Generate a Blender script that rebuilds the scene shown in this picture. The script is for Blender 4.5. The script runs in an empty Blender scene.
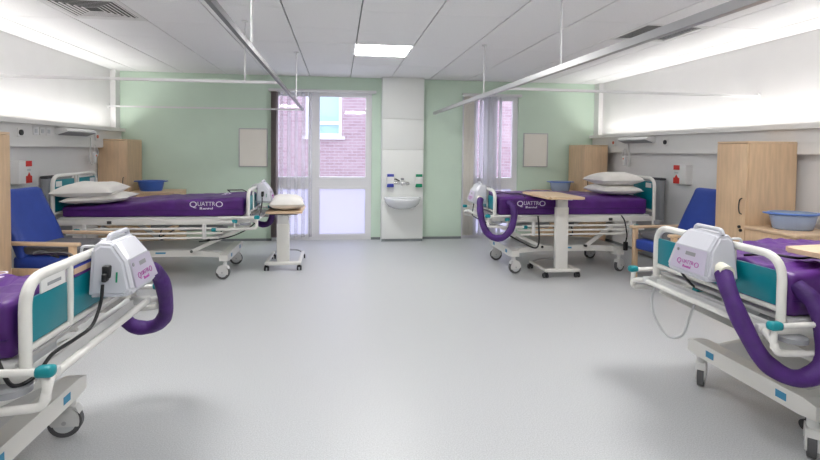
import bpy, bmesh, math, random
from mathutils import Vector, Matrix, noise
PI = math.pi
S = bpy.context.scene
C = S.collection
# ------------------------------------------------------------------ camera
FPX, YAW, PITCH, ROLL, CX, CY = 484.0067, .1205, .0327, .0104, 397.2345, 166.3829
CAMH = 1.3616
D, HC, XL, XR, YB = 7.3446, 2.4518, -3.1677, 4.125, -1.6
cd = bpy.data.cameras.new('camera'); cam = bpy.data.objects.new('camera', cd); C.objects.link(cam)
cy_, sy_, cp_, sp_ = math.cos(YAW), math.sin(YAW), math.cos(PITCH), math.sin(PITCH)
F = Vector((sy_*cp_, cy_*cp_, -sp_)); R0 = Vector((cy_, -sy_, 0)); U0 = R0.cross(F)
a_, b_ = math.cos(ROLL), math.sin(ROLL)
Rv = a_*R0 + b_*U0; Uv = -b_*R0 + a_*U0
cam.matrix_world = Matrix(((Rv.x, Uv.x, -F.x, 0), (Rv.y, Uv.y, -F.y, 0), (Rv.z, Uv.z, -F.z, CAMH), (0, 0, 0, 1)))
cd.sensor_fit = 'HORIZONTAL'; cd.sensor_width = 36.0; cd.lens = FPX*36.0/820.0
cd.shift_x = (410-CX)/820.0; cd.shift_y = -(230-CY)/820.0
cd.clip_start = .05
S.camera = cam
# ------------------------------------------------------------------ world, exposure
S.view_settings.view_transform = 'Standard'; S.view_settings.look = 'None'
S.view_settings.gamma = 1; S.view_settings.exposure = 1.42; S.view_settings.use_curve_mapping = False
W = bpy.data.worlds.new('overcast_sky'); S.world = W; W.use_nodes = True
bg = W.node_tree.nodes['Background']; bg.inputs[0].default_value = (.80, .88, 1.0, 1); bg.inputs[1].default_value = 1.6
PANEL_E = 11.0      # recessed ceiling lights
UPLIGHT_W = 11.0
STRIP_E = 2.5      # uplights on the wall trunking

# ------------------------------------------------------------------ materials
def mat(name, col, rough=.5, metal=0, emit=0, noise_amt=0, nscale=30, bump=0, bscale=60, trans=0, alpha=1, spec=.5, sheen=0, stretch=None, coat=0, detail=3):
    m = bpy.data.materials.new(name); m.use_nodes = True
    nt = m.node_tree; p = nt.nodes['Principled BSDF']
    c4 = (*col, 1)
    p.inputs['Base Color'].default_value = c4; p.inputs['Roughness'].default_value = rough; p.inputs['Metallic'].default_value = metal
    p.inputs['Specular IOR Level'].default_value = spec; p.inputs['Transmission Weight'].default_value = trans; p.inputs['Alpha'].default_value = alpha
    p.inputs['Sheen Weight'].default_value = sheen; p.inputs['Coat Weight'].default_value = coat
    if emit: p.inputs['Emission Color'].default_value = c4; p.inputs['Emission Strength'].default_value = emit
    if noise_amt or bump:
        tc = nt.nodes.new('ShaderNodeTexCoord'); mp = nt.nodes.new('ShaderNodeMapping')
        nt.links.new(tc.outputs['Object'], mp.inputs[0])
        if stretch: mp.inputs['Scale'].default_value = stretch
    if noise_amt:
        n = nt.nodes.new('ShaderNodeTexNoise'); n.inputs['Scale'].default_value = nscale; n.inputs['Detail'].default_value = detail
        nt.links.new(mp.outputs[0], n.inputs[0])
        r = nt.nodes.new('ShaderNodeValToRGB'); r.color_ramp.elements[0].position = .32; r.color_ramp.elements[1].position = .68
        r.color_ramp.elements[0].color = (*[max(0, v*(1-noise_amt)) for v in col], 1); r.color_ramp.elements[1].color = (*[min(1, v*(1+noise_amt)) for v in col], 1)
        nt.links.new(n.outputs[0], r.inputs[0]); nt.links.new(r.outputs[0], p.inputs['Base Color'])
    if bump:
        n2 = nt.nodes.new('ShaderNodeTexNoise'); n2.inputs['Scale'].default_value = bscale
        nt.links.new(mp.outputs[0], n2.inputs[0]); b = nt.nodes.new('ShaderNodeBump'); b.inputs['Strength'].default_value = bump; b.inputs['Distance'].default_value = .01
        nt.links.new(n2.outputs[0], b.inputs['Height']); nt.links.new(b.outputs[0], p.inputs['Normal'])
    return m
M = {}
M['floor'] = mat('vinyl_floor', (.575, .59, .605), .38, noise_amt=.13, nscale=160, spec=.45, detail=2)
M['ceil'] = mat('ceiling_tile', (.93, .93, .93), .9, noise_amt=.02, nscale=80, bump=.1, bscale=250)
M['grid'] = mat('ceiling_grid', (.40, .40, .41), .6)
M['grid2'] = mat('ceiling_bar', (.62, .62, .62), .6)
M['green'] = mat('green_paint', (.65, .80, .665), .6, noise_amt=.015, nscale=4)
M['wall'] = mat('white_paint', (.85, .84, .835), .6, noise_amt=.012, nscale=4)
M['trunk'] = mat('trunking_white', (.82, .81, .79), .45)
M['skirt'] = mat('skirting_grey', (.22, .24, .25), .5)
M['panel'] = mat('sink_panel', (.87, .89, .86), .35)
M['joint'] = mat('panel_joint', (.55, .56, .55), .6)
M['ceramic'] = mat('ceramic', (.80, .82, .83), .12)
M['chrome'] = mat('chrome', (.75, .75, .75), .18, 1)
M['frame'] = mat('window_frame', (.85, .85, .87), .4)
M['louvre_shade'] = mat('shaded_blind_fabric', (.36, .31, .30), .8)  # stacked louvres in shade; the shade is put into this colour
M['beige'] = mat('beige_fabric', (.84, .80, .73), .8)
M['metal'] = mat('white_enamel', (.80, .79, .75), .28, coat=.2)
M['metal2'] = mat('light_grey_enamel', (.70, .70, .69), .4)
M['grey'] = mat('grey_plastic', (.33, .34, .36), .5)
M['lgrey'] = mat('pale_grey_plastic', (.60, .62, .63), .5)
M['dark'] = mat('dark_rubber', (.05, .05, .055), .6)
M['tyre'] = mat('grey_tyre', (.10, .10, .105), .6)
M['teal'] = mat('teal_board', (.0, .215, .27), .35, noise_amt=.05, nscale=6)
M['tealp'] = mat('teal_plastic', (.0, .26, .30), .35)
M['purple'] = mat('purple_cover', (.090, .016, .19), .42, noise_amt=.2, nscale=5, bump=.6, bscale=13, spec=.5)
M['purplet'] = mat('purple_hose_sleeve', (.060, .012, .15), .6, noise_amt=.2, nscale=12, bump=.5, bscale=30)
M['pillow'] = mat('white_cotton', (.82, .80, .76), .8, bump=.35, bscale=16, noise_amt=.02, nscale=8)
M['pump'] = mat('pump_case', (.62, .63, .69), .3, coat=.2)
M['pumpf'] = mat('pump_face', (.58, .54, .67), .35)
M['screen'] = mat('grey_display', (.30, .30, .32), .3)
M['pink'] = mat('pink_print', (.50, .10, .42), .5)
M['print'] = mat('white_print', (.80, .74, .88), .6)
M['blueprint'] = mat('blue_print', (.06, .30, .50), .5)
M['blue'] = mat('blue_vinyl', (.022, .062, .36), .45, noise_amt=.06, nscale=9, bump=.1, bscale=80)
M['cushion'] = mat('grey_cushion', (.13, .13, .14), .6, bump=.15)
M['wood'] = mat('light_beech', (.72, .51, .32), .42, noise_amt=.09, nscale=5, stretch=(6, 6, .7), detail=4)
M['woodh'] = mat('beech_top', (.73, .53, .35), .4, noise_amt=.07, nscale=5, stretch=(.7, 6, 6), detail=4)
M['black'] = mat('black_plastic', (.012, .012, .014), .35)
M['red'] = mat('red_print', (.72, .04, .03), .5)
M['dblue'] = mat('navy_print', (.04, .06, .42), .5)
M['dgreen'] = mat('green_print', (.0, .28, .13), .5)
M['orange'] = mat('orange_plastic', (.75, .22, .12), .5)
M['board'] = mat('cream_board', (.88, .85, .77), .7)
M['alu'] = mat('satin_aluminium', (.52, .52, .53), .35, .7)
M['alud'] = mat('dark_aluminium', (.20, .20, .21), .4, .5)
M['rail'] = mat('rail_white', (.78, .78, .78), .4)
M['tub'] = mat('blue_tub', (.06, .16, .60), .3, trans=.15)
M['tubclear'] = mat('pale_blue_tub', (.50, .62, .86), .25, trans=.35)
M['tubrim'] = mat('blue_rim', (.12, .25, .68), .3)
M['white'] = mat('white_plastic', (.80, .80, .79), .4)
M['vent'] = mat('vent_dark', (.09, .09, .09), .7)
M['light'] = mat('light_diffuser', (1, .99, .97), .5, emit=PANEL_E)
M['strip'] = mat('uplight_tube', (1, .985, .96), .5, emit=STRIP_E)
M['ground'] = mat('outdoor_paving', (.75, .74, .76), .9)
M['outwin'] = mat('far_window_glass', (.35, .52, .66), .1)
M['outframe'] = mat('far_window_frame', (.85, .87, .9), .4)
M['stone'] = mat('stone_sill', (.62, .58, .60), .8)
# brick (too far to tell the bricks apart): brick texture
m = mat('far_brick', (.4, .2, .2), .85); nt = m.node_tree; br = nt.nodes.new('ShaderNodeTexBrick'); tc = nt.nodes.new('ShaderNodeTexCoord'); mp = nt.nodes.new('ShaderNodeMapping')
mp.inputs['Rotation'].default_value = (PI/2, 0, 0)
nt.links.new(tc.outputs['Object'], mp.inputs[0]); nt.links.new(mp.outputs[0], br.inputs[0])
br.inputs['Color1'].default_value = (.37, .25, .275, 1); br.inputs['Color2'].default_value = (.29, .18, .205, 1); br.inputs['Mortar'].default_value = (.42, .36, .38, 1)
br.inputs['Scale'].default_value = 1; br.inputs['Brick Width'].default_value = .225; br.inputs['Row Height'].default_value = .075; br.inputs['Mortar Size'].default_value = .008
nt.links.new(br.outputs[0], nt.nodes['Principled BSDF'].inputs['Base Color']); M['brick'] = m
# clear glass
m = bpy.data.materials.new('clear_glass'); m.use_nodes = True; nt = m.node_tree; nt.nodes.clear()
o = nt.nodes.new('ShaderNodeOutputMaterial'); mx = nt.nodes.new('ShaderNodeMixShader'); t = nt.nodes.new('ShaderNodeBsdfTransparent'); g = nt.nodes.new('ShaderNodeBsdfGlossy')
t.inputs[0].default_value = (.96, .95, 1, 1); g.inputs['Roughness'].default_value = .03; mx.inputs[0].default_value = .09
nt.links.new(t.outputs[0], mx.inputs[1]); nt.links.new(g.outputs[0], mx.inputs[2]); nt.links.new(mx.outputs[0], o.inputs[0]); M['glass'] = m
def translucent(name, col, f, transp=0):
    m = bpy.data.materials.new(name); m.use_nodes = True; nt = m.node_tree; nt.nodes.clear()
    o = nt.nodes.new('ShaderNodeOutputMaterial'); mx = nt.nodes.new('ShaderNodeMixShader'); t = nt.nodes.new('ShaderNodeBsdfTranslucent'); d = nt.nodes.new('ShaderNodeBsdfDiffuse')
    t.inputs[0].default_value = (*col, 1); d.inputs[0].default_value = (*col, 1); mx.inputs[0].default_value = f
    nt.links.new(d.outputs[0], mx.inputs[1]); nt.links.new(t.outputs[0], mx.inputs[2])
    if transp:
        m2 = nt.nodes.new('ShaderNodeMixShader'); tr = nt.nodes.new('ShaderNodeBsdfTransparent'); m2.inputs[0].default_value = transp
        nt.links.new(mx.outputs[0], m2.inputs[1]); nt.links.new(tr.outputs[0], m2.inputs[2]); nt.links.new(m2.outputs[0], o.inputs[0])
    else: nt.links.new(mx.outputs[0], o.inputs[0])
    return m
M['frost'] = translucent('frosted_film', (.80, .80, .92), .8, .12)
M['louvre'] = translucent('blind_fabric', (.93, .93, .95), .7, .15)
M['sheer'] = translucent('sheer_blind_fabric', (.84, .83, .87), .5, .72)

# ------------------------------------------------------------------ mesh helpers
class MB:
    def __init__(s): s.v = []; s.f = []; s.sm = []; s.mi = []; s.mats = []
    def _m(s, m):
        if m is None: return 0
        if m not in s.mats: s.mats.append(m)
        return s.mats.index(m)
    def add(s, vs, fs, smooth=False, T=None):
        b = len(s.v)
        s.v += [tuple(T @ Vector(p)) if T else tuple(p) for p in vs]
        for f in fs: s.f.append([b+i for i in f]); s.sm.append(smooth)
        return s
    def box(s, x0, x1, y0, y1, z0, z1, T=None):
        vs = [(x, y, z) for z in (z0, z1) for y in (y0, y1) for x in (x0, x1)]
        return s.add(vs, [(0, 2, 3, 1), (4, 5, 7, 6), (0, 1, 5, 4), (2, 6, 7, 3), (0, 4, 6, 2), (1, 3, 7, 5)], False, T)
    def rbox(s, x0, x1, y0, y1, z0, z1, r=.01, T=None, seg=2):
        bm = bmesh.new(); bmesh.ops.create_cube(bm, size=1)
        for v in bm.verts: v.co = Vector(((x0+x1)/2+v.co.x*(x1-x0), (y0+y1)/2+v.co.y*(y1-y0), (z0+z1)/2+v.co.z*(z1-z0)))
        r = min(r, .49*min(x1-x0, y1-y0, z1-z0))
        bmesh.ops.bevel(bm, geom=bm.edges[:], offset=r, segments=seg, affect='EDGES', profile=.5)
        s.bm(bm, True, T); return s
    def bm(s, bm, smooth=False, T=None):
        bm.verts.index_update(); s.add([v.co.copy() for v in bm.verts], [[v.index for v in f.verts] for f in bm.faces], smooth, T); bm.free(); return s
    def bar(s, p0, p1, w, h):      # rectangular bar between two points
        p0, p1 = Vector(p0), Vector(p1); d = (p1-p0); L = d.length; d.normalize()
        up = Vector((0, 0, 1)) if abs(d.z) < .95 else Vector((1, 0, 0))
        x = d.cross(up).normalized(); z = x.cross(d)
        T = Matrix(((x.x, d.x, z.x, p0.x), (x.y, d.y, z.y, p0.y), (x.z, d.z, z.z, p0.z), (0, 0, 0, 1)))
        return s.box(-w/2, w/2, 0, L, -h/2, h/2, T)
    def tube(s, pts, r, n=8, closed=False):
        P = [Vector(p) for p in pts]; rs = r if isinstance(r, (list, tuple)) else [r]*len(P); K = len(P)
        vs = []; up = None
        for i, p in enumerate(P):
            a = P[(i-1) % K] if (closed or i > 0) else p; b = P[(i+1) % K] if (closed or i < K-1) else p
            t = (b-a).normalized()
            if up is None:
                up = Vector((0, 0, 1)) if abs(t.z) < .9 else Vector((1, 0, 0))
                up = (up - t*up.dot(t)).normalized()
            else:
                up = up - t*up.dot(t)
                up = up.normalized() if up.length > 1e-5 else t.orthogonal().normalized()
            q = t.cross(up)
            for k in range(n):
                a2 = 2*PI*k/n; vs.append(p + (up*math.cos(a2)+q*math.sin(a2))*rs[i])
        fs = []
        for i in range(K if closed else K-1):
            for k in range(n):
                a, b = i*n+k, i*n+(k+1) % n; c, d = ((i+1) % K)*n+(k+1) % n, ((i+1) % K)*n+k
                fs.append((a, b, c, d))
        s.add(vs, fs, True)
        if not closed: s.add(vs[:n], [tuple(reversed(range(n)))]); s.add(vs[-n:], [tuple(range(n))])
        return s
    def cyl(s, p0, p1, r, n=16): return s.tube([p0, p1], r, n)
    def lathe(s, prof, n=24, T=None, sx=1, sy=1):
        vs = []; 
        for (r, z) in prof:
            for k in range(n): vs.append((r*math.cos(2*PI*k/n)*sx, r*math.sin(2*PI*k/n)*sy, z))
        fs = [(i*n+k, i*n+(k+1) % n, (i+1)*n+(k+1) % n, (i+1)*n+k) for i in range(len(prof)-1) for k in range(n)]
        return s.add(vs, fs, True, T)
    def prism(s, poly, y0, y1, axis='y', T=None, smooth=False):
        n = len(poly)
        f = {'y': lambda a, b, c: (a, c, b), 'x': lambda a, b, c: (c, a, b), 'z': lambda a, b, c: (a, b, c)}[axis]
        vs = [f(a, b, y0) for a, b in poly] + [f(a, b, y1) for a, b in poly]
        fs = [tuple(range(n)), tuple(range(2*n-1, n-1, -1))] + [(i, i+n, (i+1) % n+n, (i+1) % n) for i in range(n)]
        return s.add(vs, fs, smooth, T)
    def build(s, name, m, parent=None, recalc=True):
        me = bpy.data.meshes.new(name); me.from_pydata([tuple(v) for v in s.v], [], s.f)
        for p, q in zip(me.polygons, s.sm): p.use_smooth = q
        if recalc:
            bm = bmesh.new(); bm.from_mesh(me); bmesh.ops.recalc_face_normals(bm, faces=bm.faces); bm.to_mesh(me); bm.free()
        me.materials.append(m)
        o = bpy.data.objects.new(name, me); C.objects.link(o)
        if parent: o.parent = parent
        return o
def rnd_path(pts, r=.05, n=5, closed=False):   # fillet the corners of a polyline
    P = [Vector(p) for p in pts]; out = []; K = len(P)
    for i, p in enumerate(P):
        if not closed and i in (0, K-1): out.append(p); continue
        a = (P[i-1]-p); b = (P[(i+1) % K]-p); rr = min(r, a.length*.49, b.length*.49); a = p+a.normalized()*rr; b = p+b.normalized()*rr
        for k in range(n+1):
            t = k/n; out.append(a*(1-t)**2+p*2*t*(1-t)+b*t*t)
    return out
def spline(pts, n=8):
    P = [Vector(p) for p in pts]; P = [P[0]*2-P[1]]+P+[P[-1]*2-P[-2]]; out = []
    for i in range(1, len(P)-2):
        for k in range(n):
            t = k/n; a, b, c, d = P[i-1:i+3]
            out.append(.5*((2*b)+(c-a)*t+(2*a-5*b+4*c-d)*t*t+(3*b-a-3*c+d)*t**3))
    out.append(P[-2]); return out
def soft(mb, x0, x1, y0, y1, z0, z1, r, nx=20, ny=12, nz=4, disp=None, T=None):   # rounded soft block
    bm = bmesh.new(); vs = {}
    def vert(i, j, k):
        if (i, j, k) not in vs:
            p = Vector((x0+(x1-x0)*i/nx, y0+(y1-y0)*j/ny, z0+(z1-z0)*k/nz))
            c = Vector((min(max(p.x, x0+r), x1-r), min(max(p.y, y0+r), y1-r), min(max(p.z, z0+r), z1-r))); d = p-c
            if d.length > 1e-6: p = c+d.normalized()*r
            if disp: p = disp(p)
            vs[(i, j, k)] = bm.verts.new(p)
        return vs[(i, j, k)]
    for i in range(nx):
        for j in range(ny):
            for k in (0, nz): bm.faces.new([vert(i, j, k), vert(i+1, j, k), vert(i+1, j+1, k), vert(i, j+1, k)])
    for i in range(nx):
        for k in range(nz):
            for j in (0, ny): bm.faces.new([vert(i, j, k), vert(i+1, j, k), vert(i+1, j, k+1), vert(i, j, k+1)])
    for j in range(ny):
        for k in range(nz):
            for i in (0, nx): bm.faces.new([vert(i, j, k), vert(i, j+1, k), vert(i, j+1, k+1), vert(i, j, k+1)])
    mb.bm(bm, True, T); return mb
def tag(o, label=None, cat=None, group=None, kind=None):
    if label: o['label'] = label
    if cat: o['category'] = cat
    if group: o['group'] = group
    if kind: o['kind'] = kind
    return o
def empty(name, label, cat, loc=(0, 0, 0), rz=0, group=None):
    o = bpy.data.objects.new(name, None); C.objects.link(o); o.empty_display_size = .1
    o.location = loc; o.rotation_euler = (0, 0, rz); return tag(o, label, cat, group)
def copy_tree(o, parent=None):
    c = o.copy(); C.objects.link(c); c.parent = parent
    for ch in list(o.children): copy_tree(ch, c)
    return c
def struct(o): o['kind'] = 'structure'; return o
def text(name, s, size, m, parent, T, sx=1, bold=0, extrude=.0006):
    cu = bpy.data.curves.new('t', 'FONT'); cu.body = s; cu.size = size; cu.align_x = 'CENTER'; cu.align_y = 'CENTER'; cu.extrude = extrude; cu.offset = bold; cu.resolution_u = 4
    to = bpy.data.objects.new('t', cu); C.objects.link(to)
    dg = bpy.context.evaluated_depsgraph_get(); me = bpy.data.meshes.new_from_object(to.evaluated_get(dg))
    bpy.data.objects.remove(to); me.transform(Matrix.Diagonal((sx, 1, 1, 1))); me.transform(T); me.materials.clear(); me.materials.append(m); me.name = name
    o = bpy.data.objects.new(name, me); C.objects.link(o)
    if parent: o.parent = parent
    return o
def frame_T(o, right, up):   # local x -> right, y -> up
    r, u = Vector(right).normalized(), Vector(up).normalized(); n = r.cross(u)
    return Matrix(((r.x, u.x, n.x, o[0]), (r.y, u.y, n.y, o[1]), (r.z, u.z, n.z, o[2]), (0, 0, 0, 1)))

# ------------------------------------------------------------------ room shell
struct(MB().box(XL-.15, XR+.15, YB-.15, D+.15, -.12, 0).build('floor', M['floor']))
WL0, WL1, WZ = -.985, .495, 2.245          # window 1 opening
WR0, WR1 = 1.90, 2.80                      # window 2 opening
b = MB()
for x0, x1 in ((XL-.15, WL0), (WL1, WR0), (WR1, XR+.15)): b.box(x0, x1, D, D+.15, 0, HC+.1)
for x0, x1 in ((WL0, WL1), (WR0, WR1)): b.box(x0, x1, D, D+.15, WZ, HC+.1)
struct(b.build('wall_back', M['green']))
struct(MB().box(XL-.15, XL, YB, D, 0, HC+.1).build('wall_left', M['wall']))
struct(MB().box(XR, XR+.15, YB, D, 0, HC+.1).build('wall_right', M['wall']))
struct(MB().box(XL-.15, XR+.15, YB-.15, YB, 0, HC+.1).build('wall_front', M['wall']))
ceil = struct(MB().box(XL-.15, XR+.15, YB-.15, D+.15, HC+.03, HC+.1).build('ceiling', M['grid']))
# ceiling tiles 0.6 m in concealed runs
GX, GY = -2.2316, D-1.7066-1.8             # grid line positions
xs = [XL+.001] + [GX+.6*k for k in range(-1, 11) if XL+.1 < GX+.6*k < XR-.03] + [XR-.001]
ys = [YB]; y = GY-.6*12
while y < D-.05:
    if y > YB+.05: ys.append(y)
    y += .6
ys.append(D-.001)
LIGHTS = []
def tile_cell(x, y): 
    i = max(k for k in range(len(xs)-1) if xs[k] <= x); j = max(k for k in range(len(ys)-1) if ys[k] <= y); return i, j
for lx, ly in ((.45, 5.3), (-1.35, 2.3), (2.3, 2.3), (.45, .5)): LIGHTS.append(tile_cell(lx, ly))  # all but the first are unseen panels added to brighten the room
VENTS = [tile_cell(-1.93, 4.1), tile_cell(2.75, 4.2), tile_cell(2.75, 1.2)]
random.seed(4)
cache = {}
for i in range(len(xs)-1):
    for j in range(len(ys)-1):
        if (i, j) in LIGHTS or (i, j) in VENTS: continue
        w, h = round(xs[i+1]-xs[i], 3), round(ys[j+1]-ys[j], 3)
        if (w, h) not in cache:
            o = MB().box(.006, w-.006, .0018, h-.0018, 0, .018).build('ceiling_tile', M['ceil'], ceil); cache[(w, h)] = o.data
        else:
            o = bpy.data.objects.new('ceiling_tile', cache[(w, h)]); C.objects.link(o); o.parent = ceil
        o.location = (xs[i], ys[j], HC+random.uniform(-.0008, .0008))
b = MB()
for y in ys[1:-1]: b.box(XL, XR, y-.004, y+.004, HC+.006, HC+.03)
b.build('cross_tee', M['grid2'], ceil)
# recessed lights
first = None
for k, (i, j) in enumerate(LIGHTS):
    if first is None:
        L = empty('ceiling_light', 'lit square recessed ceiling light panel in front of the washbasin pillar', 'light', (0, 0, 0))
        MB().box(.012, .588, .012, .588, .004, .012).build('diffuser', M['light'], L)
        fb = MB()
        for q in ((.003, .597, .003, .013), (.003, .597, .587, .597), (.003, .013, .013, .587), (.587, .597, .013, .587)): fb.box(*q, 0, .018)
        fb.build('frame', M['white'], L); first = L
    else:
        L = copy_tree(first); L['label'] = 'added recessed ceiling light panel out of view ' + ('', 'above the nearer left bed', 'above the nearer right bed', 'above the viewer in mid room')[k]; L['group'] = 'added ceiling lights in the front half'
    L.location = (xs[i], ys[j], HC)
# vents (four way diffusers)
def vent(i, j, label, m1, ax):
    V = empty('ceiling_vent', label, 'vent', (xs[i], ys[j], HC))
    w, h = xs[i+1]-xs[i], ys[j+1]-ys[j]
    MB().box(.004, w-.004, .004, h-.004, .014, .025).build('backing', M['vent'], V)
    if ax == 4:
        for r in range(6):
            q = .05+r*.036; x0, x1, y0, y1 = q, w-q, q, h-q
            fb = MB()
            def slope(p0, p1, n):
                p0, p1, n = Vector(p0), Vector(p1), Vector(n); t = .017
                fb.add([p0, p1, p1+n*t+Vector((0, 0, .003)), p0+n*t+Vector((0, 0, .003))], [(0, 1, 2, 3)])
            slope((x0, y0, 0), (x1, y0, 0), (0, 1, 0)); slope((x1, y0, 0), (x1, y1, 0), (-1, 0, 0)); slope((x1, y1, 0), (x0, y1, 0), (0, -1, 0)); slope((x0, y1, 0), (x0, y0, 0), (1, 0, 0))
            fb.build('louvre_ring', m1, V, recalc=False)
    else:
        for r in range(14):
            q = .05+r*(h-.1)/14
            fb = MB(); fb.add([(.05, q, 0), (w-.05, q, 0), (w-.05, q+.020, .003), (.05, q+.020, .003)], [(0, 1, 2, 3)]); fb.build('louvre', m1, V)
    fb = MB()
    for q in ((.003, w-.003, .003, .045), (.003, w-.003, h-.045, h-.003), (.003, .045, .045, h-.045), (w-.045, w-.003, .045, h-.045)): fb.box(*q, 0, .014)
    fb.build('frame', M['white'], V)
vent(*VENTS[0], 'square four-way air diffuser in the ceiling over the left bays', M['white'], 4)
vent(*VENTS[1], 'louvred air vent in the ceiling beside the right curtain track', M['lgrey'], 1)
vent(*VENTS[2], 'louvred air vent in the ceiling above the nearer right bed', M['lgrey'], 1)
# skirting line
for n, (x0, x1, y0, y1) in dict(baseboard_left=(XL, XL+.012, YB, D), baseboard_right=(XR-.012, XR, YB, D)).items():
    struct(MB().box(x0, x1, y0, y1, 0, .035).build(n, M['skirt']))
b = MB()
for x0, x1 in ((XL+.012, WL0), (WL1, .64), (1.25, WR0), (WR1, XR-.012)): b.box(x0, x1, D-.012, D, 0, .035)
struct(b.build('baseboard_back', M['skirt']))
# wall trunking with shelf lip and uplight
for side, n in ((-1, 1), (1, 2)):
    X = XL if side < 0 else XR
    def bx(mb, d0, d1, y0, y1, z0, z1):
        a, c = X-side*d0, X-side*d1; mb.box(min(a, c), max(a, c), y0, y1, z0, z1); return mb
    t = struct(bx(MB(), 0, .08, YB, D, 1.36, 1.588).build('trim_%d' % n, M['trunk']))
    bx(bx(MB(), 0, .13, YB, D, 1.588, 1.60), .13, .14, YB, D, 1.588, 1.634).build('shelf_lip', M['trunk'], t)
    bx(MB(), .08, .088, YB, D, 1.365, 1.455).build('lower_cover', M['trunk'], t)
    bx(MB(), .08, .088, YB, D, 1.465, 1.585).build('upper_cover', M['trunk'], t)
    L = tag(bx(MB(), .092, .120, -.5, D-.25, 1.601, 1.606).build('uplight', M['strip']), 'long fluorescent uplight lying on the %s wall trunking' % ('left' if side < 0 else 'right'), 'light')
    bx(MB(), .083, .087, YB, D-.16, 1.60, 1.633).build('added_baffle', M['trunk'], t)  # unseen baffle added to hold the uplight off the wall
    la = bpy.data.lights.new('uplight_beam', 'AREA'); la.shape = 'RECTANGLE'; la.size = D-.25+.5; la.size_y = .03; la.energy = UPLIGHT_W; la.spread = math.radians(160); la.color = (1, .985, .96)
    lo = bpy.data.objects.new('uplight_beam', la); C.objects.link(lo); lo.parent = L; lo.location = (X-side*.106, (D-.75)/2, 1.609)
    zz = Vector((side*.34, 0, -.94)).normalized(); xx = Vector((0, 1, 0)); yy_ = zz.cross(xx)
    lo.rotation_euler = Matrix((xx, yy_, zz)).transposed().to_euler()
    # corner boxing
    t = struct(bx(MB(), 0, .07, D-.14, D, 1.632, HC).build('trim_%d' % (n+2), M['wall']))
# ------------------------------------------------------------------ window 1 (glazed door unit)
def window(n, x0, x1, mull, ztr, z1):
    w = struct(bpy.data.objects.new('window_%d' % n, None)); C.objects.link(w)
    y0, y1 = D+.03, D+.09
    b = MB(); fw = .055
    b.box(x0, x0+fw, y0, y1, 0, z1).box(x1-fw, x1, y0, y1, 0, z1).box(x0+fw, x1-fw, y0, y1, z1-fw, z1).box(x0+fw, x1-fw, y0, y1, 0, .05)
    for q in mull: b.box(q-.05, q+.05, y0, y1, .05, z1-fw)
    b.build('window_frame', M['frame'], w)
    e = [x0+fw]+[v for q in mull for v in (q-.05, q+.05)]+[x1-fw]
    for i in range(0, len(e), 2):
        a, c = e[i], e[i+1]
        MB().box(a, c, y0+.005, y1-.005, ztr-.055, ztr+.055).build('transom', M['frame'], w)
        s = MB(); k = .035
        for za, zb in ((.05, ztr-.055), (ztr+.055, z1-fw)):
            s.box(a, a+k, y0-.012, y0+.03, za, zb).box(c-k, c, y0-.012, y0+.03, za, zb).box(a+k, c-k, y0-.012, y0+.03, za, za+k).box(a+k, c-k, y0-.012, y0+.03, zb-k, zb)
        s.build('sash', M['frame'], w)
        MB().box(a+k, c-k, y0+.02, y0+.026, ztr+.055+k, z1-fw-k).build('pane', M['glass'], w)
        MB().box(a+k, c-k, y0+.02, y0+.026, .05+k, ztr-.055-k).build('frosted_pane', M['frost'], w)
    return w
window(1, WL0, WL1, [-.37], .86, WZ)
window(2, WR0, WR1, [2.33], .86, WZ)
# outside
B = empty('brick_building', 'pink brick building seen through the windows', 'building', (0, 12.2, 0))
X0, X1, Z0, Z1 = -.82, .07, 1.70, 3.2
MB().box(-9, X0, 0, .4, -1, 7).box(X1, 12, 0, .4, -1, 7).box(X0, X1, 0, .4, Z1, 7).box(X0, X1, 0, .4, -1, Z0).build('wall', M['brick'], B)
b = MB().box(X0, X0+.07, .05, .15, Z0, Z1).box(X1-.07, X1, .05, .15, Z0, Z1).box(X0+.07, X1-.07, .05, .15, Z0, Z0+.07).box(X0+.07, X1-.07, .05, .15, Z1-.07, Z1).box(X0+.07, X1-.07, .05, .15, 1.99, 2.07)
wf = b.build('window_frame', M['outframe'], B); MB().box(X0+.07, X1-.07, .1, .11, Z0+.07, 1.99).build('pane', M['outwin'], wf); MB().box(X0+.07, X1-.07, .1, .11, 2.07, Z1-.07).build('pane', M['outwin'], wf)
MB().box(X0-.08, X1+.08, -.08, .1, Z0-.08, Z0).build('sill', M['stone'], B)
MB().box(-9, 12, -.04, -.001, .60, .70).build('stone_band', M['stone'], B)
struct(MB().box(-12, 14, D+.15, 16, -.3, -.1).build('outdoor_ground', M['ground']))
# ------------------------------------------------------------------ vertical blinds
def louvre(parent, x, w, ang, z0, z1, m):
    c, s = math.cos(ang), math.sin(ang); vs = []; N = 4
    for i in range(N+1):
        t = (i/N-.5)*w; cv = .006*math.cos(PI*(i/N-.5)); 
        for z in (z0, z1): vs.append((x+t*c-cv*s, t*s+cv*c, z))
    o = MB().add(vs, [(2*i, 2*i+2, 2*i+3, 2*i+1) for i in range(N)], True).build('louvre', m, parent, recalc=False)
    sol = o.modifiers.new('s', 'SOLIDIFY'); sol.thickness = .0012
    return o
V = empty('vertical_blind', 'vertical louvre blind drawn to the left of the wide window', 'blind', (0, D-.06, 0))
MB().rbox(WL0-.04, WL1+.06, -.03, .03, WZ-.035, WZ+.005, .006).build('head_rail', M['rail'], V)
for k in range(9): louvre(V, WL0+.012+k*.009, .085, 1.35, .06, WZ-.04, M['louvre_shade'])
for k in range(5): louvre(V, WL0+.15+k*.105, .089, [1.15, 1.0, 1.1, .95, 1.1][k], .06, WZ-.04, M['sheer'])
V = empty('vertical_blind', 'vertical louvre blind half closed over the narrow window behind the far right bed', 'blind', (0, D-.06, 0))
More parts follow.
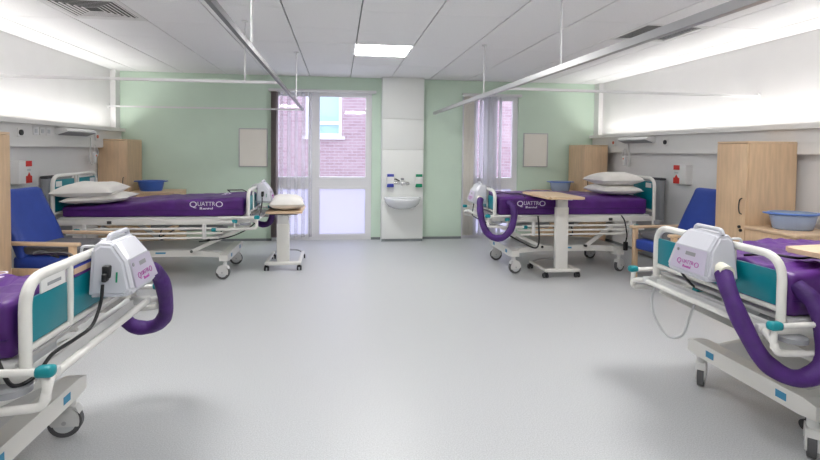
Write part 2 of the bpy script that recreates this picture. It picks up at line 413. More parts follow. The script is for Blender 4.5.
MB().rbox(WR0-.02, WR1+.02, -.03, .03, WZ-.035, WZ+.005, .006).build('head_rail', M['rail'], V)
for k in range(3): louvre(V, WR0+.05+k*.05, .089, .2, .06, WZ-.04, M['beige'])
for k in range(6): louvre(V, WR0+.20+k*.078, .089, .62+.1*(k % 2), .06, WZ-.04, M['louvre'])
# ------------------------------------------------------------------ washbasin pillar
PX0, PX1, PY = .638, 1.262, 7.16
P = struct(MB().box(PX0, PX1, PY+.015, D, 0, HC).build('trim_5', M['panel']))
for z0, z1 in ((.04, .54), (.545, 1.37), (1.375, 1.83), (1.835, HC-.02)):
    MB().rbox(PX0, PX1, PY, PY+.016, z0, z1, .002).build('wall_panel', M['panel'], P)
MB().box(PX0+.003, PX1-.003, PY+.005, PY+.016, 0, .04).build('plinth', M['skirt'], P)
Bn = empty('washbasin', 'white wall-hung washbasin on the central pillar', 'washbasin', (.945, PY, 0))
b = MB(); n = 28; prof = []
def ring(rx, ry, z, yc):
    return [(rx*math.cos(PI*k/(n-1)), min(0, -yc*0 - ry*math.sin(PI*k/(n-1))), z) for k in range(n)]
rings = [ring(.13, .12, .50, 0), ring(.20, .24, .53, 0), ring(.25, .36, .58, 0), ring(.27, .40, .64, 0), ring(.272, .41, .672, 0), ring(.25, .385, .675, 0), ring(.20, .33, .60, 0), ring(.05, .18, .57, 0)]
vs = [p for r in rings for p in r]; fs = [(i*n+k, i*n+k+1, (i+1)*n+k+1, (i+1)*n+k) for i in range(len(rings)-1) for k in range(n-1)]
b.add(vs, fs, True); b.add(rings[0], [tuple(range(n))]); b.add(rings[-1], [tuple(range(n))])
b.build('bowl', M['ceramic'], Bn)
MB().rbox(-.27, .27, -.07, 0, .645, .676, .01).build('back_ledge', M['ceramic'], Bn)
T = empty('mixer_tap', 'chrome lever mixer tap on the white pillar above the basin', 'tap', (.90, PY, .88))
MB().rbox(-.10, .13, -.03, 0, -.02, .02, .012).build('body', M['chrome'], T)
MB().tube(spline([(.02, -.03, 0), (.02, -.10, .03), (.02, -.16, .02), (.02, -.17, -.03)]), .012).build('spout', M['chrome'], T)
for sx_ in (-.10, .13): MB().cyl((sx_, -.02, 0), (sx_, -.07, 0), .018).build('valve', M['chrome'], T)
MB().tube([(.0, -.05, .03), (-.06, -.07, .06), (-.08, -.08, .06)], .008).build('lever', M['black'], T)
MB().rbox(.02, .07, -.03, 0, .04, .075, .01).build('sensor', M['grey'], T)
for lx, mm, lab in ((.76, 'dblue', 'white soap dispenser with blue print left of the tap'), (1.185, 'dgreen', 'white dispenser with green print right of the tap')):
    d = empty('soap_dispenser', lab, 'dispenser', (lx, PY, .82))
    MB().rbox(-.055, .055, -.09, 0, .02, .20, .012).build('body', M['white'], d)
    MB().rbox(-.05, .05, -.094, -.088, .155, .195, .003).build('top_label', M[mm], d)
    MB().rbox(-.05, .05, -.094, -.03, .0, .055, .01).build('nozzle_cover', M[mm], d)
# notice boards
for x0, x1, z0, z1, l in ((-1.455, -1.045, 1.10, 1.665, 'cream framed notice board on the green wall left of the wide window'), (2.885, 3.285, 1.125, 1.655, 'cream framed notice board on the green wall right of the narrow window')):
    nb = empty('notice_board', l, 'board', ((x0+x1)/2, D, (z0+z1)/2)); w, h = (x1-x0)/2, (z1-z0)/2
    MB().box(-w+.012, w-.012, -.012, 0, -h+.012, h-.012).build('panel', M['board'], nb)
    f = MB(); f.box(-w, w, -.02, 0, h-.012, h).box(-w, w, -.02, 0, -h, -h+.012).box(-w, -w+.012, -.02, 0, -h, h).box(w-.012, w, -.02, 0, -h, h)
    f.build('frame', M['alu'], nb)
# ------------------------------------------------------------------ curtain tracks
def rail(name, label, pts, m, w=.03, h=.022, r=.1, group=None):
    t = empty(name, label, 'curtain track', pts[0])
    o = Vector(pts[0]); b = MB(); P = [Vector(p)-o for p in pts]
    for a, c in zip(P[:-1], P[1:]): b.bar(a, c, w, h)
    b.build('track', m, t); return t
ZR = 1.935
def ceiling_rod(t, x, y):
    o = t.location; MB().cyl((x-o.x, y-o.y, ZR-o.z), (x-o.x, y-o.y, HC-o.z), .007, 8).build('hanger_rod', M['rail'], t)
    MB().lathe([(0, 0), (.028, 0), (.028, -.01), (0, -.012)], 12, Matrix.Translation((x-o.x, y-o.y, HC-o.z))).build('ceiling_rose', M['white'], t)
t = rail('curtain_track', 'grey aluminium curtain track running down the room beside the left beds', [(-.485, -1, ZR), (-.515, 7.1, ZR)], M['alud'], .022, .030)
ceiling_rod(t, -.47, 2.71); ceiling_rod(t, -.48, 5.56); ceiling_rod(t, -.48, .4)
t = rail('curtain_track', 'grey aluminium curtain track running down the room beside the right beds', [(1.56, -1, ZR), (1.44, 7.28, ZR)], M['alu'], .035, .04)
ceiling_rod(t, 1.50, 3.17); ceiling_rod(t, 1.475, 4.85); ceiling_rod(t, 1.54, .6)
def wall_end(t, x, y):
    o = t.location; s = -1 if x < 0 else 1
    MB().cyl((x-o.x, y-o.y, ZR-o.z), (x-s*.015-o.x, y-o.y, ZR-o.z), .035, 16).build('wall_plate', M['white'], t)
t = rail('curtain_track', 'white cross track from the left wall between the two left bays', [(XL, 4.33, ZR), (-.5, 4.28, ZR)], M['rail']); wall_end(t, XL, 4.33); ceiling_rod(t, -.80, 4.285)
t = rail('curtain_track', 'white cross track along the green wall behind the far left bed', [(XL, 7.15, ZR), (-.515, 7.12, ZR)], M['rail'], .025, .02); wall_end(t, XL, 7.15)
t = rail('curtain_track', 'white cross track from the right wall between the two right bays', [(XR, 4.36, ZR), (1.48, 4.26, ZR)], M['rail']); wall_end(t, XR, 4.36)
# ------------------------------------------------------------------ wall fittings
def fit(side, y, z): return (XL if side < 0 else XR, y, z)
for side, y0, z, lab in ((-1, 6.02, 1.52, 'far left'), (1, 6.10, 1.52, 'far right')):
    # reading light under the shelf lip
    o = empty('reading_light', 'slim white reading light on the trunking over the %s bed' % lab, 'lamp', (XL+.088 if side < 0 else XR-.088, y0, 1.53))
    s = -side
    poly = [(0, -.03), (0, .045), (.10*s, .045), (.13*s, .02), (.13*s, .005), (.03*s, -.03)]
    MB().prism(poly, -.32, .32, 'y').build('housing', M['white'], o)
    MB().prism([(.028*s, -.036), (.135*s, .001), (.135*s, .006), (.03*s, -.028)], -.30, .30, 'y').build('diffuser', M['grey'], o)
def box_on_wall(name, label, cat, side, y, z, w, h, d, m, base=.088):
    X = (XL+base) if side < 0 else (XR-base); s = -side
    o = empty(name, label, cat, (X, y, z)); b = MB(); b.rbox(min(0, s*d), max(0, s*d), -w/2, w/2, -h/2, h/2, .004); b.build('plate', m, o); return o, s
for side, yy, lab in ((-1, 5.12, 'left'), (1, 5.58, 'right')):
    o, s = box_on_wall('wall_socket', 'white plate with a round black outlet on the %s trunking' % lab, 'socket', side, yy, 1.50, .085, .085, .008, M['trunk'])
    MB().cyl((s*.006, 0, 0), (s*.02, 0, 0), .028, 16).build('outlet', M['black'], o)
for side, yy, lab in ((-1, 5.45, 'left'), (-1, 5.62, 'left'), (1, 5.95-.15, 'right')):
    pass
o, s = box_on_wall('call_point', 'small white call point with an orange button beside the left corner wardrobe', 'call point', -1, 6.62, 1.50, .10, .10, .012, M['white'])
MB().cyl((s*.01, 0, .0), (s*.02, 0, 0), .022, 12).build('button', M['orange'], o)
o, s = box_on_wall('call_point', 'small white call point with an orange button beside the right corner wardrobe', 'call point', 1, 6.72, 1.51, .10, .10, .012, M['white'])
MB().cyl((s*.01, 0, .0), (s*.02, 0, 0), .022, 12).build('button', M['orange'], o)
for k, yy in enumerate((5.36, 5.47, 5.58)):
    o, s = box_on_wall('wall_socket', ('nearest', 'middle', 'farthest')[k] + ' of the three blank white data plates on the left trunking', 'socket', -1, yy, 1.525, .085, .085, .008, M['white']); o['group'] = 'blank plates on the left trunking'
    MB().box(min(s*.007, s*.012), max(s*.007, s*.012), -.02, .02, -.02, .02).build('insert', M['lgrey'], o)
# red and white dispensers
for side, yy in ((-1, 5.20), (1, 5.32)):
    o, s = box_on_wall('glove_dispenser', 'white dispenser box with red labels on the %s wall' % ('left' if side < 0 else 'right'), 'dispenser', side, yy, 1.11, .20, .23, .09, M['white'], 0)
    e = .092
    yy0, yy1 = (.0, .095) if side < 0 else (.0, .105)
    for z0, z1 in ((.055, .11), (-.11, -.04)): MB().box(min(s*.08, s*e), max(s*.08, s*e), yy0, yy1, z0, z1).build('red_label', M['red'], o)
    MB().add([(s*e, yy0+.02, -.04), (s*e, yy1-.02, -.04), (s*e, (yy0+yy1)/2, .0)], [(0, 1, 2)]).build('hand_symbol', M['red'], o, recalc=False)
    MB().box(min(s*.08, s*(e-.0005)), max(s*.08, s*(e-.0005)), yy0+.02, yy1-.02, .01, .03).build('text_line', M['lgrey'], o)
# nurse call handsets on coiled leads
for side, yy, zt in ((-1, 6.45, 1.45), (1, 6.35, 1.47)):
    X = XL+.1 if side < 0 else XR-.1; s = -side
    o = empty('nurse_call_handset', 'white call handset hanging on its lead beside the %s corner wardrobe' % ('left' if side < 0 else 'right'), 'handset', (X, yy, zt))
    MB().tube(spline([(0, 0, .03), (.02*s, -.05, -.08), (.03*s, -.10, -.22), (.03*s, -.03, -.30), (.04*s, .10, -.16), (.02*s, .05, -.05), (.03*s, 0.03, -.15)]), .006, 6).build('lead', M['white'], o)
    MB().rbox(min(.01*s, .05*s), max(.01*s, .05*s), .0, .055, -.29, -.15, .012).build('body', M['white'], o)
    MB().cyl((.05*s, .028, -.19), (.055*s, .028, -.19), .012, 10).build('button', M['orange'], o)
# ------------------------------------------------------------------ wardrobes and bedside cabinets. local: front face at y=0 facing -y, wardrobe x 0..w
def bow_handle(parent, p, axis, L=.13):
    p = Vector(p); a = Vector(axis)*L/2; MB().tube(spline([p-a, p-a*.8+Vector((0, -.022, 0)), p+Vector((0, -.03, 0)), p+a*.8+Vector((0, -.022, 0)), p+a], 4), .005, 8).build('handle', M['black'], parent)
def lock(parent, p):
    MB().cyl(p, (p[0], p[1]-.012, p[2]), .013, 12).build('lock', M['black'], parent)
def wardrobe(loc, rz, w, d, h, label, mirror=False):
    W_ = empty('wardrobe', label, 'wardrobe', loc, rz)
    b = MB(); b.box(0, .018, .02, d, 0, h-.02).box(w-.018, w, .02, d, 0, h-.02).box(.018, w-.018, d-.012, d, 0, h-.02).box(.018, w-.018, .02, d, .06, .08).box(.018, w-.018, .03, .05, 0, .06)
    b.build('body', M['wood'], W_)
    MB().rbox(0, w, 0, d, h-.02, h, .003).build('top_panel', M['woodh'], W_)
    dr = MB().rbox(.002, w-.002, 0, .018, .065, h-.023, .002).build('door', M['wood'], W_)
    hx = .04 if mirror else w-.04
    bow_handle(dr, (hx, 0, .90), (0, 0, 1), .14); lock(dr, (hx+(-.015 if not mirror else .015), 0, .715)); lock(dr, (hx+(-.0 if not mirror else 0), 0, .685))
    return W_
def cabinet(loc, rz, w, d, h, label):
    K = empty('bedside_cabinet', label, 'cabinet', loc, rz)
    b = MB(); b.box(0, .018, .02, d, 0, h-.025).box(w-.018, w, .02, d, 0, h-.025).box(.018, w-.018, d-.012, d, 0, h-.025).box(.018, w-.018, .02, d, .06, .08).box(.018, w-.018, .03, .05, 0, .06)
    b.build('body', M['wood'], K)
    MB().rbox(0, w, -.012, d, h-.025, h, .004).build('top_panel', M['woodh'], K)
    r = MB().rbox(.002, w-.002, 0, .018, h-.19, h-.028, .002).build('drawer', M['wood'], K)
    bow_handle(r, (w*.5, 0, h-.10), (1, 0, 0), .13); lock(r, (w-.06, 0, h-.07))
    r = MB().rbox(.002, w-.002, 0, .018, .065, h-.194, .002).build('door', M['wood'], K)
    bow_handle(r, (w-.05, 0, h-.30), (0, 0, 1), .12)
    return K
# far left: front faces -Y at Y=6.8
wardrobe((-3.155, 6.8, 0), 0, .365, .50, 1.476, 'light beech wardrobe in the left corner beyond the far left bed')
cabinet((-2.785, 6.80, 0), 0, .60, .50, .775, 'light beech bedside cabinet beside the left corner wardrobe')
wardrobe((3.625, 6.8, 0), 0, .365, .50, 1.476, 'light beech wardrobe in the right corner beyond the far right bed', True)
cabinet((3.02, 6.80, 0), 0, .60, .50, .775, 'light beech bedside cabinet beside the right corner wardrobe')
# near right: front faces -X at X=3.55 ; local x -> -Y
wardrobe((3.55, 4.18, 0), -PI/2, .34, .49, 1.476, 'light beech wardrobe against the right wall between chair and low cabinet')
cabinet((3.55, 3.838, 0), -PI/2, .50, .49, .735, 'light beech bedside cabinet behind the nearer right bed')
wardrobe((-2.593, 3.85, 0), PI/2, .34, .50, 1.476, 'light beech wardrobe at the left edge of the photo', True)
cabinet((-2.593, 3.34, 0), PI/2, .50, .50, .735, 'light beech bedside cabinet hidden left of the nearer left bed')
# tubs
def tub(loc, r, h, label, m_out, m_rim, items=False, rz=0):
    t = empty('washing_bowl', label, 'bowl', loc, rz)
    MB().lathe([(0, 0), (r*.72, 0), (r*.77, .01), (r*.89, h*.8), (r*.9, h), (r*.87, h), (r*.74, .016), (0, .008)], 32, None, 1.12, .88).build('bowl', m_out, t)
    b = MB(); b.lathe([(r*.89, h-.012), (r*.97, h-.014), (r*.98, h-.002), (r*.95, h+.002), (r*.87, h+.001)], 32, None, 1.12, .88); b.build('rim', m_rim, t)
    for s in (-1, 1): MB().rbox(s*r*1.12-.025, s*r*1.12+.025, -.045, .045, h-.014, h, .006).build('handle', m_rim, t)
    return t
tub((-2.55, 6.98, .775), .165, .14, 'solid blue plastic washing bowl on the left corner cabinet', M['tub'], M['tub'])
tub((3.34, 6.98, .775), .155, .145, 'pale blue washing bowl on the right corner cabinet', M['tubclear'], M['tubrim'])
tb = tub((3.80, 3.63, .735), .17, .14, 'pale blue washing bowl on the low cabinet behind the nearer right bed', M['tubclear'], M['tubrim'], rz=-.25)
b = MB(); soft(b, -.08, .07, -.07, .06, .02, .085, .025, 8, 8, 4, lambda p: p+noise.noise_vector(p*30)*.012)
w_ = b.build('crumpled_bag', M['white']); w_.location = tb.location; tag(w_, 'crumpled white plastic bag lying in the bowl on the low cabinet', 'bag')
# ------------------------------------------------------------------ hospital bed. local +x = foot outwards, floor z=0, foot plane x=0
def logo(parent, center, right, up, s=1.0, m=None, m2=None, w=.28):
    m = m or M['print']; m2 = m2 or m; c = Vector(center); r = Vector(right); u = Vector(up)
    k = s
    text('logo_text', 'UATTR', .075*k, m, parent, frame_T(c+r*.0*k+u*.012*k, right, up), .92)
    text('logo_text', 'Q', .105*k, m, parent, frame_T(c-r*.160*k+u*.005*k, right, up), 1.15)
    text('logo_text', 'O', .105*k, m, parent, frame_T(c+r*.160*k+u*.005*k, right, up), 1.15)
    text('logo_text', 'Rental', .052*k, m2, parent, frame_T(c-r*.0*k-u*.048*k, right, up), 1.25, .0016*k)
def castor(parent, x, y, steer):
    c = MB(); R = Matrix.Identity(4)
    def P(p): return R @ Vector(p)
    c.tube([P((0, 0, .13)), P((0, 0, .215))], .022, 12)
    poly = []
    for k in range(13):
        a = math.radians(-20+k*200/12); poly.append((-.02+.066*math.cos(a)*.95, .075+.072*math.sin(a)))
    poly += [(-.07, .06), (-.02, .055)]
    c.prism(poly, -.026, -.018, 'y', R); c.prism(poly, .018, .026, 'y', R)
    c.prism([(-.075, .10), (-.055, .14), (-.01, .155), (.03, .14), (.045, .11), (.02, .135), (-.02, .145), (-.05, .13)], -.026, .026, 'y', R)
    o = c.build('castor', M['metal2'], parent); o.location = (x, y, 0); o.rotation_euler = (0, 0, steer)
    w = MB(); w.cyl(P((-.02, -.016, .072)), P((-.02, .016, .072)), .072, 28); w.build('tyre', M['tyre'], o)
    h = MB(); h.cyl(P((-.02, -.019, .072)), P((-.02, .019, .072)), .050, 24); h.build('wheel_hub', M['lgrey'], o)
    k = MB(); k.cyl(P((-.02, -.028, .072)), P((-.02, .028, .072)), .010, 10); k.build('axle', M['alu'], o)
def make_bed():
    B = empty('hospital_bed', '', 'bed')
    # foot board
    y = .405
    fb = MB().tube(rnd_path([(0, -y, .60), (0, -y, .93), (0, y, .93), (0, y, .60)], .10, 7), .0185, 12).build('foot_frame', M['metal'], B)
    MB().tube([(0, -y, .702), (0, y, .702)], .012).build('lower_rail', M['metal'], fb)
    for q in (-.155, .155): MB().tube([(0.004, q, .702), (0.006, q, .80), (.006, q, .93)], .013).build('upright', M['metal'], fb)
    for a, c in ((-y+.016, -.17), (-.14, .14), (.17, y-.016)):
        MB().rbox(-.008, .006, a, c, .717, .865, .004).build('teal_panel', M['teal'], B)
    # head board
    hb = MB().tube(rnd_path([(-1.86, -y-.02, .52), (-1.86, -y-.02, 1.075), (-1.86, y+.02, 1.075), (-1.86, y+.02, .52)], .10, 7), .0185, 12).build('head_frame', M['metal'], B)
    MB().tube([(-1.86, -y, .70), (-1.86, y, .70)], .012).build('lower_rail', M['metal'], hb)
    for q in (-.03, .03): MB().tube([(-1.855, q, .70), (-1.852, q, 1.075)], .010).build('upright', M['metal'], hb)
    for a, c in ((-y-.002, -.04), (.04, y+.002)): MB().rbox(-1.868, -1.854, a, c, .72, 1.035, .004).build('teal_panel', M['teal'], B)
    for q in (-.33, .33): MB().box(-1.854, -1.851, q-.05, q+.05, .965, 1.02).build('label_sticker', M['white'], B)
    # deck and main frame
    MB().rbox(-1.82, -.03, -.41, .41, .645, .662, .004).build('mattress_deck', M['metal2'], B)
    for s in (-1, 1):
        MB().rbox(-1.88, .02, s*.405-.018, s*.405+.018, .585, .645, .006).build('side_beam', M['metal'], B)
    for x in (-1.86, -1.2, -.6, .0): MB().box(x-.02, x+.02, -.39, .39, .59, .63).build('cross_member', M['metal2'], B)
    # folded side rails
    for s in (-1, 1):
        yy = s*.462
        sr = MB()
        for z, x0, x1 in ((.553, -1.62, -.30), (.505, -1.72, -.24), (.458, -1.66, -.28)):
            sr.tube([(x0, yy, z), (x1, yy, z)], .0115, 8)
        sr = sr.build('side_rail', M['metal'], B)
        for x in (-1.55, -.42):
            MB().rbox(x-.018, x+.018, yy-.012 if s > 0 else yy-.02, yy+.02 if s > 0 else yy+.012, .445, .60, .006).build('rail_bracket', M['metal2'], sr)
        for x in (-1.62, -.32): MB().rbox(x-.03, x+.03, yy-.024, yy+.024, .522, .56, .01).build('rail_clamp', M['tealp'], sr)
        MB().rbox(-1.36, -1.32, s*.427-.008, s*.427+.008, .60, .63, .003).build('rail_release', M['dark'], B)
    # foot bumper bar with corner loops and teal caps
    MB().tube([(.075, -.40, .615), (.075, .40, .615)], .015).build('foot_bar', M['metal'], B)
    MB().rbox(.0, .09, -.40, -.37, .60, .64, .006).build('bar_bracket', M['metal2'], B); MB().rbox(.0, .09, .37, .40, .60, .64, .006).build('bar_bracket', M['metal2'], B)
    for s in (-1, 1):
        lp = MB().tube(rnd_path([(.07, s*.40, .615), (.10, s*.475, .60), (.095, s*.485, .555), (-.06, s*.485, .545), (-.30, s*.485, .545)], .06, 5), .015).build('corner_loop', M['metal'], B)
        MB().tube(rnd_path([(.10, s*.475, .57), (.10, s*.475, .66), (-.28, s*.475, .665)], .03, 4), .013).build('upper_loop', M['metal'], lp)
        MB().tube([(-.12, s*.487, .545), (-.12, s*.487, .62), (-.30, s*.487, .62)], .011).build('lower_loop', M['metal'], lp)
        for x, z in ((.10, .665), (-.12, .625)):
            MB().rbox(x-.028, x+.028, s*.478-.02, s*.478+.02, z-.018, z+.018, .012).build('teal_cap', M['tealp'], lp)
        MB().cyl((-.02, s*.44, .585), (-.02, s*.44, .605), .055, 20).build('grey_buffer', M['grey'], B)
        # head end buffers
        MB().cyl((-1.90, s*.43, .56), (-1.90, s*.43, .60), .05, 20).build('grey_buffer', M['grey'], B)
    # chassis
    for s in (-1, 1):
        MB().prism([(-.24, .215), (-.24, .255), (-.55, .30), (-1.25, .30), (-1.55, .275), (-1.55, .215), (-1.25, .235), (-.55, .235)], s*.275-.022, s*.275+.022, 'y').build('chassis_beam', M['metal'], B)
        MB().bar((.02, s*.33, .575), (-.58, s*.33, .295), .02, .036).build('lift_arm', M['metal'], B)
        MB().bar((-1.46, s*.33, .56), (-1.10, s*.33, .30), .02, .045).build('lift_arm', M['metal'], B)
        for p in ((-.58, .295), (-1.10, .30)): MB().cyl((p[0], s*.33-.016, p[1]), (p[0], s*.33+.016, p[1]), .015, 12).build('pivot', M['black'], B)
    for x, hw in ((-.25, .39), (-1.50, .37)):
        MB().prism([(-hw, .20), (-hw, .262), (-hw+.06, .275), (hw-.06, .275), (hw, .262), (hw, .20), (hw-.08, .19), (-hw+.08, .19)], x-.045, x+.045, 'x').build('cross_beam', M['metal'], B)
    MB().prism([(-.29, .276), (-.62, .305), (-1.15, .305), (-1.46, .276), (-1.46, .268), (-1.15, .295), (-.62, .295), (-.29, .268)], -.25, .25, 'y').build('chassis_cover', M['metal2'], B)
    for q in (-.22, .22): MB().box(-.2046, -.2036, q-.028, q+.028, .215, .25).build('print_sticker', M['blueprint'], B)
    for s in (-1, 1): MB().box(-.95, -.85, s*.2985-.0012, s*.2985+.0012, .265, .282).build('print_sticker', M['blueprint'], B)
    for x in (-.25, -1.50):
        for s in (-1, 1): castor(B, x, s*.335, .15*s+(.0 if x > -1 else .25))
    # actuators and control box
    MB().rbox(-.80, -.30, -.05, .05, .46, .54, .02).build('actuator', M['grey'], B)
    MB().rbox(-1.05, -.90, -.16, .16, .50, .585, .012).build('control_box', M['grey'], B)
    MB().tube(spline([(-.80, .0, .50), (-.95, .02, .42), (-1.05, .1, .38), (-1.02, .15, .50)]), .007, 6).build('cable', M['black'], B)
    MB().tube(spline([(-.15, .45, .45), (-.3, .45, .37), (-.44, .46, .31), (-.475, .485, .36), (-.475, .488, .5), (-.475, .455, .66)]), .009, 6).build('mains_lead', M['black'], B)
    MB().rbox(-.30, -.12, -.20, .0, .53, .60, .012).build('foot_control_box', M['lgrey'], B)
    return B
def make_mattress(drop=0, sagp=0, sagn=0, wr=1.0):
    Mt = empty('mattress', '', 'mattress')
    b = MB()
    def disp(p):
        t = (p.x+.9)/.9; top = max(0, (p.z-.70)/.16)
        q = p+Vector((0, 0, .008*math.cos(t*2.6)*top)) + noise.noise_vector(Vector((p.x*3, p.y*5, p.z*6)))*.010
        q.z += top*(.010*noise.noise(Vector((p.x*9, p.y*3, 1)))+.006*max(0, 1-abs(p.y)/.4))
        q.z += top*(-drop*min(1, -p.x/1.7) - sagp*max(0, min(1, (p.y+.15)/.5)) - sagn*max(0, min(1, (-p.y+.15)/.5)) + (wr-1)*.012*(noise.noise(Vector((p.x*4+p.y*7, p.y*16, 3)))-.5*abs(noise.noise(Vector((p.x*13, p.y*5, 9))))))
        q += Vector((0, (1 if p.y > 0 else -1)*.006*noise.noise(Vector((p.x*2, 0, p.z*40))), 0))
        return q
    soft(b, -1.80, -.045, -.40, .40, .664, .868, .032, 90, 26, 10, disp)
    b.build('cover', M['purple'], Mt)
    for s in ((-1, 1) if sagp == 0 else (-1,)):
        logo(Mt, (-.415, s*.4085, .785), (-s*1, 0, 0), (0, 0, 1), .80)
        MB().tube(spline([(-1.79, s*.41, .74), (-1.2, s*.416, .735), (-.6, s*.414, .735), (-.05, s*.41, .74)]), .004, 5).build('seam_piping', M['purplet'], Mt)
    logo(Mt, (-.26, -.20, .8835), (0, 1, 0), (-1, 0, 0), .62)
    st = MB().tube(spline([(-.10, .1, .87), (-.16, .18, .89), (-.24, .25, .885), (-.34, .24, .885), (-.36, .33, .875), (-.34, .42, .83)]), .006, 6); st.build('strap', M['black'], Mt)
    return Mt
def make_pump(cable=True):
    P = empty('mattress_pump', '', 'pump')
    # case: side profile (x, z) extruded in y with tapered shoulders
    y0, y1 = -.07, .215
    sec = [(0.022, .765), (.172, .765), (.192, .79), (.160, .91), (.105, .985), (.050, .990), (.022, .965)]
    bm = bmesh.new(); rings = []
    for yy, k, zo in ((y0, .86, .0), (y0+.012, .97, 0), (y0+.05, 1.0, 0), (y1-.05, 1.0, 0), (y1-.012, .97, 0), (y1, .86, 0)):
        cz, cx = .865, .095
        rings.append([bm.verts.new((cx+(x-cx)*k, yy + (.035*(z-.765)/.24 if yy < .08 else -.035*(z-.765)/.24), cz+(z-cz)*k)) for x, z in sec])
    for a, c in zip(rings[:-1], rings[1:]):
        for i in range(len(sec)): bm.faces.new([a[i], a[(i+1) % len(sec)], c[(i+1) % len(sec)], c[i]])
    bm.faces.new(rings[0]); bm.faces.new(list(reversed(rings[-1])))
    bmesh.ops.recalc_face_normals(bm, faces=bm.faces)
    bmesh.ops.bevel(bm, geom=[e for e in bm.edges if e.calc_face_angle(0) > .5], offset=.009, segments=2, affect='EDGES')
    cs = MB(); cs.bm(bm, False); cs = cs.build('case', M['pump'], P)
    # carry handle on top
    MB().tube(rnd_path([(.078, -.005, .98), (.078, .005, 1.004), (.078, .160, 1.004), (.078, .17, .98)], .02, 5), .011, 8).build('carry_handle', M['pump'], P)
    # front panel on the sloping face
    fx0, fz0, fx1, fz1 = .1925, .793, .1605, .908
    n = Vector((fz1-fz0, 0, -(fx1-fx0))).normalized(); up = Vector((fx1-fx0, 0, fz1-fz0)).normalized(); mid = Vector(((fx0+fx1)/2, .0825, (fz0+fz1)/2))
    R = Vector((0, 1, 0))
    def on(u, v, off=.0015): return mid+R*u+up*v+n*off
    a = .118; h = .056
    MB().add([on(-a, -h), on(a, -h), on(a-.02, h), on(-a+.02, h)], [(0, 1, 2, 3)]).build('front_panel', M['pumpf'], P, recalc=False)
    MB().add([on(-.03, .018, .003), on(.035, .018, .003), on(.035, .036, .003), on(-.03, .036, .003)], [(0, 1, 2, 3)]).build('display', M['screen'], P, recalc=False)
    MB().cyl(on(-.085, .035, .001), on(-.085, .035, .004), .008, 12).build('button', M['screen'], P)
    T = lambda u, v: frame_T(on(u, v, .003), R, up)
    text('logo_text', 'UATTR', .026, M['pink'], P, T(.0, -.016), .9)
    text('logo_text', 'Q', .036, M['pink'], P, T(-.058, -.019), 1.1); text('logo_text', 'O', .036, M['pink'], P, T(.058, -.019), 1.1)
    text('logo_text', 'Rental', .017, M['pink'], P, T(.0, -.038), 1.25, .0006)
    # hooks over the foot frame
    for q in (.0, .16): MB().tube(rnd_path([(.03, q, .90), (.03, q, .962), (-.028, q, .962), (-.028, q, .92)], .015, 3), .006, 6).build('hook', M['lgrey'], P)
    # outlet connector + hose
    MB().cyl((.11, .195, .83), (.118, .25, .822), .034, 16).build('hose_connector', mat_cream, P)
    return P
mat_cream = mat('cream_plastic', (.80, .78, .66), .4)
def add_hose(P, pts, r=.034):
    sp = spline(pts, 8); n = len(sp); rs = [r*(1.05+.05*math.sin(i*.55)+.06*noise.noise(Vector((i*.45, 0, 0)))) for i in range(n)]
    rs[0] = r*.8
    MB().tube(sp, rs, 12).build('hose', M['purplet'], P)
def add_cable(P, pts):
    MB().rbox(.078, .108, -.070, -.04, .845, .895, .005).build('power_socket', M['black'], P)
    MB().rbox(.084, .102, -.088, -.055, .835, .868, .005).build('plug', M['black'], P)
    MB().tube(spline(pts, 8), .0065, 8).build('power_cable', M['black'], P)
    MB().add([(.13, -.071, .83), (.137, -.071, .83), (.137, -.066, .87), (.13, -.066, .87)], [(0, 1, 2, 3)]).build('green_marks', M['dgreen'], P, recalc=False)
SPOTS = [('far left', (-.925, 5.535, 0), 0), ('far right', (1.70, 5.52, 0), PI), ('near left', (-1.0, 2.08, 0), 0), ('near right', (1.865, 2.225, 0), PI)]
DESC = {'far left': 'the farther left bed, below the green wall', 'far right': 'the farther right bed, in front of the narrow window',
        'near left': 'the nearer left bed, cut by the left edge', 'near right': 'the nearer right bed, cut by the right edge'}
bedL = {'far left': 'white hospital bed with teal boards along the green wall, left side', 'far right': 'white hospital bed in front of the narrow window, right side',
        'near left': 'white hospital bed with teal footboard cut off by the left edge', 'near right': 'white hospital bed with teal footboard cut off by the right edge'}
bed0 = make_bed()
MP = {'far left': (.09, 0, 0, 1.6), 'far right': (.01, .0, 0, 1.5), 'near left': (.03, .10, .0, 4.0), 'near right': (.02, .0, .02, 3.6)}
hose = {}
PD = {'far left': 'the far left bed by the green wall', 'far right': 'the far right bed by the narrow window', 'near left': 'the near left bed', 'near right': 'the near right bed'}
base = [(.115, .25, .825), (.14, .31, .78), (.145, .37, .66), (.12, .44, .52), (.06, .52, .445), (-.04, .555, .445), (-.13, .55, .53), (-.175, .53, .66), (-.18, .49, .755), (-.17, .43, .79), (-.15, .36, .80)]
hose['far left'] = base
hose['far right'] = base
hose['near left'] = [(.115, .22, .825), (.14, .33, .77), (.145, .42, .66), (.115, .52, .50), (.03, .585, .42), (-.07, .58, .43), (-.14, .54, .55), (-.175, .51, .68), (-.18, .47, .75), (-.17, .42, .78), (-.15, .36, .79)]
hose['near right'] = [(.115, .22, .825), (.14, .29, .745), (.13, .36, .62), (.10, .44, .50), (.02, .50, .455), (-.07, .52, .50), (-.11, .50, .62), (-.11, .45, .74), (-.09, .38, .80)]
cab = {}; BEDS = {}
for s in ('far left', 'far right'): cab[s] = [(.094, -.095, .83), (.09, -.11, .74), (.07, -.22, .62), (.0, -.40, .54), (-.2, -.40, .45), (-.5, -.36, .40)]
cab['near right'] = [(.094, -.095, .83), (.085, -.105, .77), (.04, -.12, .71), (-.05, -.14, .64), (-.2, -.15, .6)]
